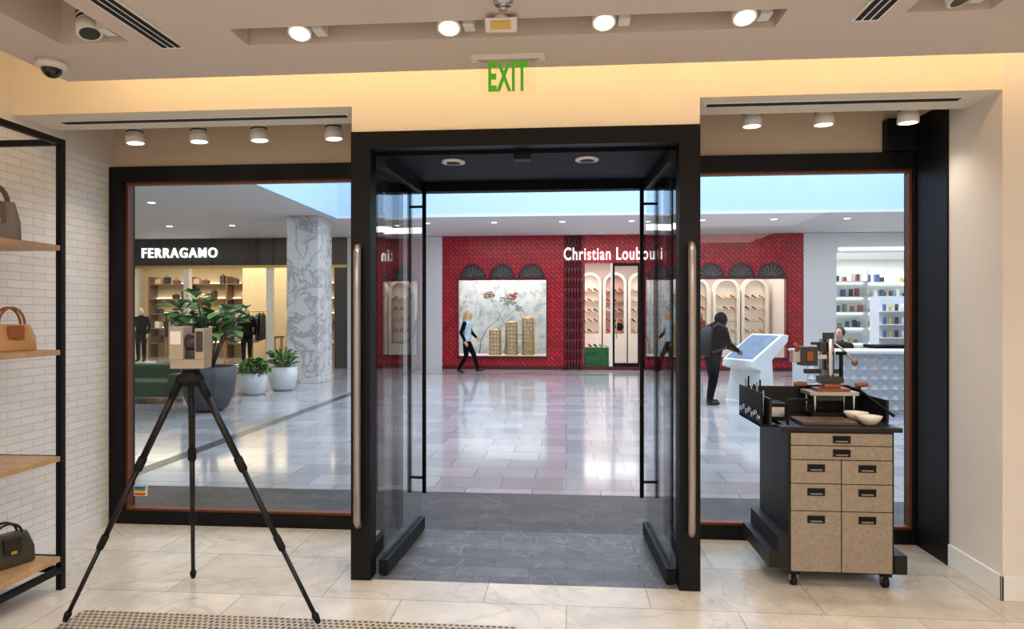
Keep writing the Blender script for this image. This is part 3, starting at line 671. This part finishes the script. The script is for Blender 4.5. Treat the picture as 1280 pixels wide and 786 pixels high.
# ---------- right white store ----------
b=MB('wall_right_storefront'); b.box(6.66,7.55,FY,FY+0.2,0,3.89,WHITEM); b.box(7.55,14,FY,FY+0.2,3.35,3.89,WHITEM); b.box(10.8,11.2,FY,FY+0.2,0,3.35,WHITEM)
b.box(6.8,14,24,24.1,0,3.6,WHITE); b.box(6.71,6.8,FY+0.2,24,0,3.5,WHITE); b.box(6.71,14,FY+0.2,24,3.5,3.6,WHITE)
b.box(7.6,10.7,FY-0.02,FY-0.001,3.40,3.47,COOLG)
b.done(O0)
b=MB('window_5'); b.box(7.55,10.8,FY+0.1,FY+0.11,0,3.35,GLASS); b.done()
area('right_store_lamp',(10,21.6,3.45),6,3,330,(0.95,0.98,1))
random.seed(9)
PRC=[mat('prod_%d'%i,rgb(*c)) for i,c in enumerate([(80,96,140),(210,180,120),(60,60,66),(236,234,230),(170,96,84),(120,150,120),(236,234,230)])]
for (yb,x0,x1) in ((20.2,7.7,8.8),(20.8,9.0,10.6),(23.6,7.0,13.5)):
    b=MB('product_gondola')
    for z in (0.3,0.75,1.2,1.65,2.1,2.55):
        b.box(x0,x1,yb,yb+0.35,z,z+0.03,WHITE); x=x0+0.05
        b.box(x0,x1,yb+0.30,yb+0.33,z-0.03,z-0.005,COOLG)
        while x<x1-0.15:
            w=random.uniform(0.06,0.12); h=random.uniform(0.08,0.24); b.box(x,x+w,yb+0.05,yb+0.2,z+0.031,z+0.03+h,random.choice(PRC)); x+=w+random.uniform(0.04,0.16)
    for x in (x0,x1-0.03): b.box(x,x+0.03,yb,yb+0.35,0,2.9,WHITE)
    b.box(x0,x1,yb+0.35,yb+0.37,0,2.9,WHITE)
    b.done()

QW=mat('quilted_white',rgb(200,200,203),0.35)
b=MB('service_counter'); b.box(3.85,8.2,11.03,11.7,0,0.98,QW); b.box(3.80,8.25,10.94,11.75,0.98,1.02,WHITE)
s_=0.16
for i in range(27):
    for j in range(6):
        x=3.86+i*s_; z=0.01+j*s_
        c=(x+s_/2,10.95,z+s_/2); P=[(x+s_/2,11.029,z),(x+s_,11.029,z+s_/2),(x+s_/2,11.029,z+s_),(x,11.029,z+s_/2)]
        b.add([c]+P,[(0,2,1),(0,3,2),(0,4,3),(0,1,4)],QW)
b.done()
b=MB('staff_desk'); b.box(5.4,8.2,12.1,12.6,1.0,1.06,BLACK); b.box(5.45,8.1,12.15,12.5,0,1.0,QW); b.done()
b=MB('product_tower'); b.box(5.95,6.5,13.2,13.6,0,1.95,WHITE)
for z in (1.15,1.4,1.65):
    b.box(5.92,6.53,13.0,13.2,z,z+0.02,WHITE)
    for i in range(5): b.cyl((6.0+i*0.11,13.1,z+0.02),(6.0+i*0.11,13.1,z+0.15),0.03,PRC[i],n=10)
b.done()
KX,KY=3.42,12.5
e7=empty('directory_kiosk',(KX,KY,0)); e7.rotation_euler[2]=math.radians(32)
b=MB('kiosk_body'); poly=[(-0.42,0.66),(-0.40,0.78),(0.36,1.24),(0.50,1.22),(0.48,1.10),(0.08,0.78),(0.14,0.05),(0.19,0.0),(-0.36,0.0),(-0.32,0.05),(-0.20,0.60)]
b.prism(poly,-0.36,0.36,WHITE); o=b.done(O0,bevel=0.012); o.parent=e7
SCR=mat('screen_glow',rgb(70,84,110),0.15,emis=(0.42,0.52,0.72,1),es=0.4,noise=0.5,nscale=7)
b=MB('screen'); d=Vector((0.76,0,0.46)).normalized(); n_=Vector((-0.46,0,0.76)).normalized(); a=Vector((-0.40,-0.31,0.78))+d*0.05+n_*0.003
v=[a,a+d*0.78,a+d*0.78+Vector((0,0.62,0)),a+Vector((0,0.62,0))]
b.add([*v,*[p+n_*0.006 for p in v]],[(3,2,1,0),(4,5,6,7),(0,1,5,4),(1,2,6,5),(2,3,7,6),(3,0,4,7)],SCR); o=b.done(O0); o.parent=e7

# ---------- planters ----------
LEAF=[mat('leaf_dark',rgb(52,96,42),0.4,noise=0.2),mat('leaf_mid',rgb(82,128,58),0.4,noise=0.2),mat('leaf_light',rgb(122,158,84),0.4)]
SOIL=mat('soil',rgb(52,38,28),0.9,noise=0.3,nscale=30); STEM=mat('stem',rgb(96,74,52),0.8)
def leafg(b,p,d,L,W,m):
    d=d.normalized(); s=d.cross(Vector((0,0,1))); s=s.normalized() if s.length>1e-3 else Vector((1,0,0)); up=s.cross(d)
    vs=[p];prof=[(0.2,0.35),(0.45,0.85),(0.7,1.0),(0.9,0.6)]
    for t,w in prof:
        c=p+d*L*t-Vector((0,0,1))*L*0.25*t*t
        vs+= [c-s*W*w+up*0.03*w, c, c+s*W*w+up*0.03*w]
    vs.append(p+d*L-Vector((0,0,1))*L*0.27)
    fs=[(0,1,2),(0,2,3)]
    for i in range(3):
        k=1+i*3; fs+=[(k,k+3,k+4,k+1),(k+1,k+4,k+5,k+2)]
    k=10; e_=len(vs)-1; fs+=[(k,e_,k+1),(k+1,e_,k+2)]
    b.add(vs,fs,m,smooth=True)
def plant(name,x,y,potprof,potm,soilz,soilr,kind,H,Wd,seed):
    random.seed(seed); e=empty(name,(x,y,0))
    b=MB('pot'); b.lathe(potprof,(x,y,0),potm,40); b.lathe([(soilr,soilz-0.02),(soilr,soilz)],(x,y,0),SOIL,30); o=b.done(); o.parent=e; o.location-=e.location
    b=MB('foliage')
    if kind=='ficus':
        for s in range(8):
            a=2*math.pi*s/8+random.random()*0.5; tip=Vector((x+math.cos(a)*Wd*random.uniform(0.3,0.75),y+math.sin(a)*Wd*random.uniform(0.25,0.6),soilz+(H-soilz)*random.uniform(0.5,0.95)))
            p0=Vector((x+0.05*math.cos(a),y+0.05*math.sin(a),soilz)); mid=p0.lerp(tip,0.5)+Vector((0,0,0.15))
            pts=[p0,p0.lerp(mid,0.5)+Vector((0,0,.04)),mid,mid.lerp(tip,.5)+Vector((0,0,.03)),tip]; b.tube(pts,[0.022,0.018,0.014,0.011,0.008],STEM,n=8)
            for k in range(24):
                t=random.uniform(0.4,1.0); i=min(int(t*4),3); p=pts[i].lerp(pts[i+1],t*4-i)
                an=random.uniform(0,6.28); d=Vector((math.cos(an),math.sin(an),random.uniform(-0.25,0.9))); L=random.uniform(0.20,0.32)
                q=p+d.normalized()*0.06; b.tube([p,q],0.004,LEAF[1],n=5); leafg(b,q,d,L,L*0.36,random.choice(LEAF))
    elif kind=='bush':
        for k in range(420):
            an=random.uniform(0,6.28); el=random.uniform(0,1.5); r=random.uniform(0.3,1)**0.5
            p=Vector((x+Wd*r*math.cos(an)*math.cos(el),y+Wd*r*math.sin(an)*math.cos(el),soilz+(H-soilz)*0.85*r*math.sin(el)))
            d=Vector((math.cos(an),math.sin(an),random.uniform(0,1))); leafg(b,p,d,0.11,0.03,random.choice(LEAF))
        for k in range(12):
            an=k*0.52; b.tube([(x,y,soilz),(x+Wd*.6*math.cos(an),y+Wd*.6*math.sin(an),soilz+(H-soilz)*.6)],[0.01,0.005],STEM,n=5)
    else:
        for k in range(60):
            an=random.uniform(0,6.28); el=random.uniform(0.5,1.5); d=Vector((math.cos(an)*math.cos(el),math.sin(an)*math.cos(el),math.sin(el))); L=random.uniform(0.5,1)*(H-soilz)*1.1
            p=Vector((x+0.08*math.cos(an),y+0.08*math.sin(an),soilz)); leafg(b,p,d,L,0.03,random.choice(LEAF))
            leafg(b,p+d*L*0.6,Vector((d.x,d.y,d.z*.3)),0.16,0.04,random.choice(LEAF))
    o=b.done(); o.parent=e; o.location-=e.location
POTD=mat('pot_charcoal',rgb(70,70,74),0.6,noise=0.15,nscale=6); POTW=mat('pot_white',rgb(206,206,204),0.5,noise=0.05)
plant('potted_ficus',-5.93,10.6,[(0.20,0),(0.30,0.06),(0.39,0.28),(0.42,0.5),(0.43,0.74),(0.39,0.74),(0.38,0.66)],POTD,0.70,0.39,'ficus',2.05,1.05,11)
plant('potted_shrub',-6.22,12.8,[(0.16,0),(0.21,0.05),(0.25,0.25),(0.26,0.44),(0.23,0.44),(0.22,0.40)],POTW,0.42,0.23,'bush',0.76,0.26,12)
plant('potted_grass',-5.97,13.6,[(0.18,0),(0.25,0.06),(0.29,0.28),(0.29,0.50),(0.26,0.50),(0.26,0.46)],POTW,0.48,0.27,'grass',0.98,0.25,13)
GV=mat('green_velvet',rgb(62,84,58),0.8,noise=0.15,nscale=10)
b=MB('green_sofa'); b.box(-8.6,-7.1,11.3,11.95,0.12,0.40,GV); b.box(-8.6,-7.1,11.95,12.18,0.12,0.66,GV); b.box(-7.1,-6.92,11.3,12.18,0.12,0.54,GV); b.box(-8.78,-8.6,11.3,12.18,0.12,0.54,GV)
for x in (-8.6,-7.05):
    for y in (11.4,12.05): b.cyl((x,y,0),(x,y,0.13),0.03,WOOD)
b.done(bevel=0.04)

# ================= PEOPLE =================
SKIN=mat('skin',rgb(206,160,132),0.5); SKIND=mat('skin_dark',rgb(120,84,64),0.5); LIP=mat('lips',rgb(160,80,76),0.5); EYE=mat('eyes',rgb(28,22,20),0.2)
BLK=mat('black_cloth',rgb(8,8,10),0.9,noise=0.2,nscale=15,spec=0.15); NAVY=mat('navy_cloth',rgb(14,16,22),0.9,noise=0.15,nscale=15,spec=0.15); PALE=mat('pale_vest',rgb(176,198,210),0.7,noise=0.1,nscale=10)
BLOND=mat('blond_hair',rgb(206,164,96),0.6,noise=0.25,nscale=40); BRH=mat('brown_hair',rgb(40,28,22),0.6,noise=0.2,nscale=40); REDH=mat('auburn_hair',rgb(140,56,28),0.6)
SHOE=mat('sneaker_black',rgb(16,16,18),0.6); MANN=mat('mannequin_cream',rgb(220,208,190),0.4)
def figure(name,loc,rotz,J,spine,mt,hair=None,hood=False,face=True,voxel=0.011,parent=None,th=1.0):
    """x=forward, y=left, z=up. J joints; spine: list (x,y,z,rx,ry)"""
    b=MB(name); seg=[]
    def tb(pts,rs,m,n=14):
        pts=[Vector(p) for p in pts]; b.tube(pts,rs,m,n)
        for i,p in enumerate(pts): b.sph(p,rs[i],m,12,8)
        for i in range(len(pts)-1):
            for k in range(5):
                t=k/4; seg.append((pts[i].lerp(pts[i+1],t),rs[i]*(1-t)+rs[i+1]*t,m))
    top,bot,shoe,skin=mt['top'],mt['bot'],mt['shoe'],mt['skin']
    b.loft(spine,top,24)
    for i in range(len(spine)-1):
        for t in (0,0.33,0.66,1):
            c=[spine[i][k]*(1-t)+spine[i+1][k]*t for k in range(5)]
            m_=bot if c[2]<mt.get('hem',0.9) else (mt['vest'] if ('vest' in mt) else top)
            for s in (-1,0,1): seg.append((Vector((c[0],c[1]+s*max(c[4]-c[3],0),c[2])),c[3],m_))
    for S in 'LR':
        h,k,a,t=[Vector(J[n+S]) for n in ('hip','knee','ankle','toe')]
        tb([h,h.lerp(k,0.5),k,k.lerp(a,0.35),a],[0.094*th,0.084*th,0.066*th,0.062*th,0.047*th],bot)
        heel=a+Vector((-0.03,0,-0.05)) if abs(a.z-t.z)<0.12 else a+(a-t).normalized()*0.02+Vector((-0.02,0,-0.04))
        tb([heel,a.lerp(t,0.5)+Vector((0,0,-0.02)),t],[0.036,0.042,0.032],shoe)
        sh,el,wr=[Vector(J[n+S]) for n in ('sh','el','wr')]
        tb([sh,sh.lerp(el,0.5),el,el.lerp(wr,0.4),wr],[0.064*th,0.060*th,0.050*th,0.047*th,0.036],mt.get('arm',top))
        d=(wr-el).normalized(); pc=wr+d*0.05
        side=d.cross(Vector((0,1,0) if S=='L' else (0,-1,0))); side=side.normalized() if side.length>1e-3 else Vector((1,0,0)); nrm=d.cross(side)
        tb([wr,pc+side*0.012,pc+d*0.03+side*0.015],[0.024,0.026,0.024],skin,10); tb([wr,pc-side*0.012,pc+d*0.03-side*0.015],[0.024,0.026,0.024],skin,10)
        for fi,(o_,L) in enumerate(((0.030,0.075),(0.011,0.085),(-0.009,0.08),(-0.029,0.06))):
            p=pc+d*0.035+side*o_; tb([p,p+d*L*0.45+nrm*0.006,p+d*L*0.75+nrm*0.018,p+d*L*0.92+nrm*0.032],[0.011,0.010,0.009,0.008],skin,8)
        p=wr+d*0.025+side*0.025; tb([p,p+side*0.025+d*0.025+nrm*0.01,p+side*0.028+d*0.055+nrm*0.02],[0.013,0.012,0.009],skin,8)
    nk,hd=Vector(J['neck']),Vector(J['head'])
    tb([nk,hd-Vector((0,0,0.06))],[0.056,0.05],top if hood else skin)
    def el_(c,r,m):
        b.sph(c,r,m,20,14); r0=min(r)
        for dx in (-1,0,1):
            for dz in (-1,0,1): seg.append((Vector(c)+Vector((dx*(r[0]-r0),0,dz*(r[2]-r0))),r0,m))
    el_(hd,(0.092,0.074,0.112),skin); el_(hd+Vector((0.022,0,-0.055)),(0.062,0.055,0.06),skin)
    tb([hd+Vector((0.088,0,0.01)),hd+Vector((0.108,0,-0.022))],[0.010,0.014],skin,8)
    for s in (-1,1): b.sph(hd+Vector((-0.005,s*0.076,-0.01)),(0.018,0.010,0.03),skin,10,8)
    if hair:
        hm,style=hair
        el_(hd+Vector((-0.022,0,0.028)),(0.098,0.090,0.108),hm)
        if style=='long':
            tb([hd+Vector((-0.06,0,0.02)),hd+Vector((-0.095,0,-0.12)),hd+Vector((-0.095,0,-0.32))],[0.085,0.09,0.06],hm)
            for s in (-1,1): tb([hd+Vector((-0.01,s*0.060,0.03)),hd+Vector((-0.03,s*0.090,-0.10)),hd+Vector((-0.03,s*0.11,-0.28))],[0.052,0.052,0.036],hm)
    if hood:
        el_(hd+Vector((-0.028,0,0.02)),(0.115,0.108,0.128),top); tb([hd+Vector((-0.04,0,-0.09)),nk+Vector((-0.05,0,-0.02))],[0.10,0.12],top)
    tmp=b.done(O0)
    rm=tmp.modifiers.new('r','REMESH'); rm.mode='VOXEL'; rm.voxel_size=voxel; rm.use_smooth_shade=True
    sm=tmp.modifiers.new('s','SMOOTH'); sm.iterations=3; sm.factor=0.5
    dg=bpy.context.evaluated_depsgraph_get(); me=bpy.data.meshes.new_from_object(tmp.evaluated_get(dg))
    bpy.data.objects.remove(tmp)
    mats=[]
    for _,_,m_ in seg:
        if m_ not in mats: mats.append(m_)
    me.materials.clear()
    for m_ in mats: me.materials.append(m_)
    sp=np.array([s[0][:] for s in seg]); sr=np.array([s[1] for s in seg]); sm_=np.array([mats.index(s[2]) for s in seg])
    n=len(me.polygons); cc=np.empty(n*3); me.polygons.foreach_get('center',cc); cc=cc.reshape(-1,3)
    idx=np.empty(n,dtype=np.int32)
    for i in range(0,n,4000):
        D=np.linalg.norm(cc[i:i+4000,None,:]-sp[None],axis=2)-sr[None]; idx[i:i+4000]=sm_[D.argmin(1)]
    me.polygons.foreach_set('material_index',idx); me.polygons.foreach_set('use_smooth',np.ones(n,dtype=bool)); me.update()
    if face:
        bm=bmesh.new(); bm.from_mesh(me)
        f=MB('t')
        for s in (-1,1): f.sph(hd+Vector((0.080,s*0.032,0.012)),(0.010,0.014,0.009),EYE,8,6); f.sph(hd+Vector((0.078,s*0.032,0.034)),(0.010,0.018,0.005),EYE,8,6)
        f.sph(hd+Vector((0.080,0,-0.062)),(0.010,0.024,0.008),LIP,8,6)
        fm=f.mesh(Vector((0,0,0))); base=len(me.materials)
        for m_ in (EYE,LIP): me.materials.append(m_)
        nf=len(bm.faces); bm.from_mesh(fm); bm.faces.ensure_lookup_table()
        for i in range(nf,len(bm.faces)): bm.faces[i].material_index=base+bm.faces[i].material_index
        bm.to_mesh(me); bm.free()
    ob=bpy.data.objects.new(name,me); ob.location=loc; ob.rotation_euler[2]=rotz; C.collection.objects.link(ob)
    zmin=min(v.co.z for v in me.vertices)
    ob.location.z=loc[2]-zmin+0.001
    return ob
def std_spine(lean=0.0,w=1.0,x0=0):
    L=[(0.84,0.085,0.15),(0.93,0.115,0.168),(1.05,0.105,0.145),(1.18,0.112,0.152),(1.30,0.120,0.175),(1.38,0.105,0.175),(1.43,0.065,0.10)]
    return [(x0+lean*(z-0.9),0,z,a*w,c*w) for z,a,c in L]
J=dict(hipL=(0.0,0.08,0.88),kneeL=(0.19,0.08,0.50),ankleL=(0.30,0.07,0.12),toeL=(0.46,0.07,0.10),
 hipR=(0.0,-0.08,0.88),kneeR=(0.0,-0.08,0.47),ankleR=(-0.20,-0.07,0.13),toeR=(-0.08,-0.07,0.035),
 shL=(0.01,0.165,1.36),elL=(0.10,0.22,1.12),wrL=(0.24,0.18,0.98),shR=(-0.03,-0.165,1.36),elR=(-0.12,-0.20,1.11),wrR=(-0.02,-0.2,0.90),
 neck=(0.03,0,1.42),head=(0.06,0,1.57))
figure('walking_woman',(-2.72,18.0,0),0.0,J,std_spine(0.03,1.08),dict(top=BLK,bot=BLK,shoe=SHOE,skin=SKIN,vest=PALE,arm=BLK,hem=0.92),hair=(BLOND,'long'))
e8=empty('person_with_backpack',(2.60,12.10,0))
J2=dict(hipL=(0.0,0.09,0.86),kneeL=(0.06,0.10,0.46),ankleL=(0.0,0.11,0.09),toeL=(0.15,0.12,0.035),
 hipR=(0.0,-0.09,0.86),kneeR=(-0.04,-0.11,0.46),ankleR=(-0.12,-0.12,0.09),toeR=(0.03,-0.14,0.035),
 shL=(0.10,0.18,1.32),elL=(0.22,0.2,1.08),wrL=(0.38,0.12,1.00),shR=(0.10,-0.18,1.32),elR=(0.20,-0.22,1.07),wrR=(0.40,-0.16,0.96),
 neck=(0.12,0,1.38),head=(0.19,0,1.50))
sp2=[(0.12*max(z-0.9,0)/0.5,0,z,a*1.12,c*1.08) for z,a,c in [(0.80,0.11,0.165),(0.90,0.135,0.18),(1.05,0.13,0.17),(1.18,0.135,0.18),(1.28,0.135,0.195),(1.36,0.11,0.18),(1.41,0.07,0.11)]]
RZ=0.30
o=figure('body',(0,0,0),RZ,J2,sp2,dict(top=BLK,bot=NAVY,shoe=SHOE,skin=SKIND,hem=0.84),hair=(BRH,'short'),hood=True,th=1.12); o.parent=e8
b=MB('backpack'); BPM=mat('backpack_black',rgb(26,26,31),0.7,noise=0.2,nscale=20)
b.loft([(-0.17,0,0.86,0.06,0.12),(-0.19,0,0.89,0.11,0.17),(-0.18,0,1.08,0.135,0.175),(-0.14,0,1.26,0.12,0.16),(-0.09,0,1.36,0.07,0.12),(-0.07,0,1.39,0.02,0.06)],BPM,24)
b.loft([(-0.30,0,0.93,0.03,0.10),(-0.32,0,0.98,0.045,0.12),(-0.31,0,1.10,0.04,0.11),(-0.28,0,1.15,0.02,0.08)],DGREY,20)
for s in (-1,1): b.tube([(-0.06,s*0.10,1.36),(0.04,s*0.13,1.435),(0.20,s*0.14,1.36),(0.25,s*0.15,1.15),(0.12,s*0.22,1.0),(-0.10,s*0.17,0.94)],0.018,DGREY,n=8)
b.tube([(-0.08,-0.04,1.38),(-0.10,0,1.43),(-0.08,0.04,1.38)],0.01,DGREY,n=8)
o=b.done(O0); o.parent=e8; o.rotation_euler[2]=RZ
J3=dict(hipL=(0.0,0.09,0.55),kneeL=(0.38,0.12,0.52),ankleL=(0.36,0.12,0.09),toeL=(0.5,0.12,0.035),hipR=(0,-0.09,0.55),kneeR=(0.38,-0.12,0.52),ankleR=(0.36,-0.12,0.09),toeR=(0.5,-0.12,0.035),
 shL=(0.03,0.17,1.02),elL=(0.10,0.22,0.78),wrL=(0.30,0.15,0.80),shR=(0.03,-0.17,1.02),elR=(0.1,-0.22,0.78),wrR=(0.3,-0.15,0.80),neck=(0.05,0,1.10),head=(0.08,0,1.25))
sp3=[(x,0,z-0.33,a,c) for x,_,z,a,c in std_spine(0.05)]
figure('seated_attendant',(5.10,12.8,0),-2.4,J3,sp3,dict(top=BLK,bot=BLK,shoe=SHOE,skin=SKIN,hem=0.5),hair=(BRH,'short'))
b=MB('office_stool'); x,y=5.10,12.8; b.lathe([(0.2,0.36),(0.22,0.38),(0.22,0.41),(0.2,0.43)],(x,y,0),BLACK,24); b.cyl((x,y,0.02),(x,y,0.37),0.03,CHROME); b.lathe([(0.24,0),(0.22,0.02),(0.05,0.04)],(x,y,0),CHROME,24); b.done()
J4=dict(hipL=(0,0.09,0.88),kneeL=(0.02,0.09,0.48),ankleL=(0,0.09,0.09),toeL=(0.14,0.1,0.035),hipR=(0,-0.09,0.88),kneeR=(0.02,-0.09,0.48),ankleR=(0,-0.09,0.09),toeR=(0.14,-0.1,0.035),
 shL=(0.01,0.17,1.36),elL=(-0.02,0.24,1.1),wrL=(0.1,0.24,0.88),shR=(0.01,-0.17,1.36),elR=(-0.02,-0.24,1.1),wrR=(0.1,-0.24,0.88),neck=(0.02,0,1.42),head=(0.04,0,1.57))
figure('shop_assistant',(4.0,20.6,0),-1.2,J4,std_spine(0.01),dict(top=mat('burgundy_cloth',rgb(120,30,40),0.8),bot=BLK,shoe=SHOE,skin=SKIN),hair=(REDH,'long'))
for x,y in ((-9.45,19.0),(-13.35,19.9)):
    z=0.12
    b=MB('mannequin_plinth'); b.box(x-0.35,x+0.35,y-0.3,y+0.25,0,z,WHITE); b.done()
    figure('clothed_mannequin',(x,y,z),-1.4,J4,std_spine(0.01,1.08),dict(top=BLK,bot=NAVY,shoe=SHOE,skin=MANN,hem=0.88),face=False,voxel=0.014)

# ================= WORLD + CAMERA =================
w=bpy.data.worlds.new('World'); C.world=w; w.use_nodes=True
w.node_tree.nodes['Background'].inputs[0].default_value=(0.75,0.87,1,1); w.node_tree.nodes['Background'].inputs[1].default_value=1.0
cam=bpy.data.cameras.new('camera'); co=bpy.data.objects.new('camera',cam); C.collection.objects.link(co)
cam.sensor_width=36; cam.lens=23.34; co.location=(0,0,1.6); co.rotation_euler=(math.radians(90),0,math.radians(4.68)); cam.clip_end=200
C.camera=co
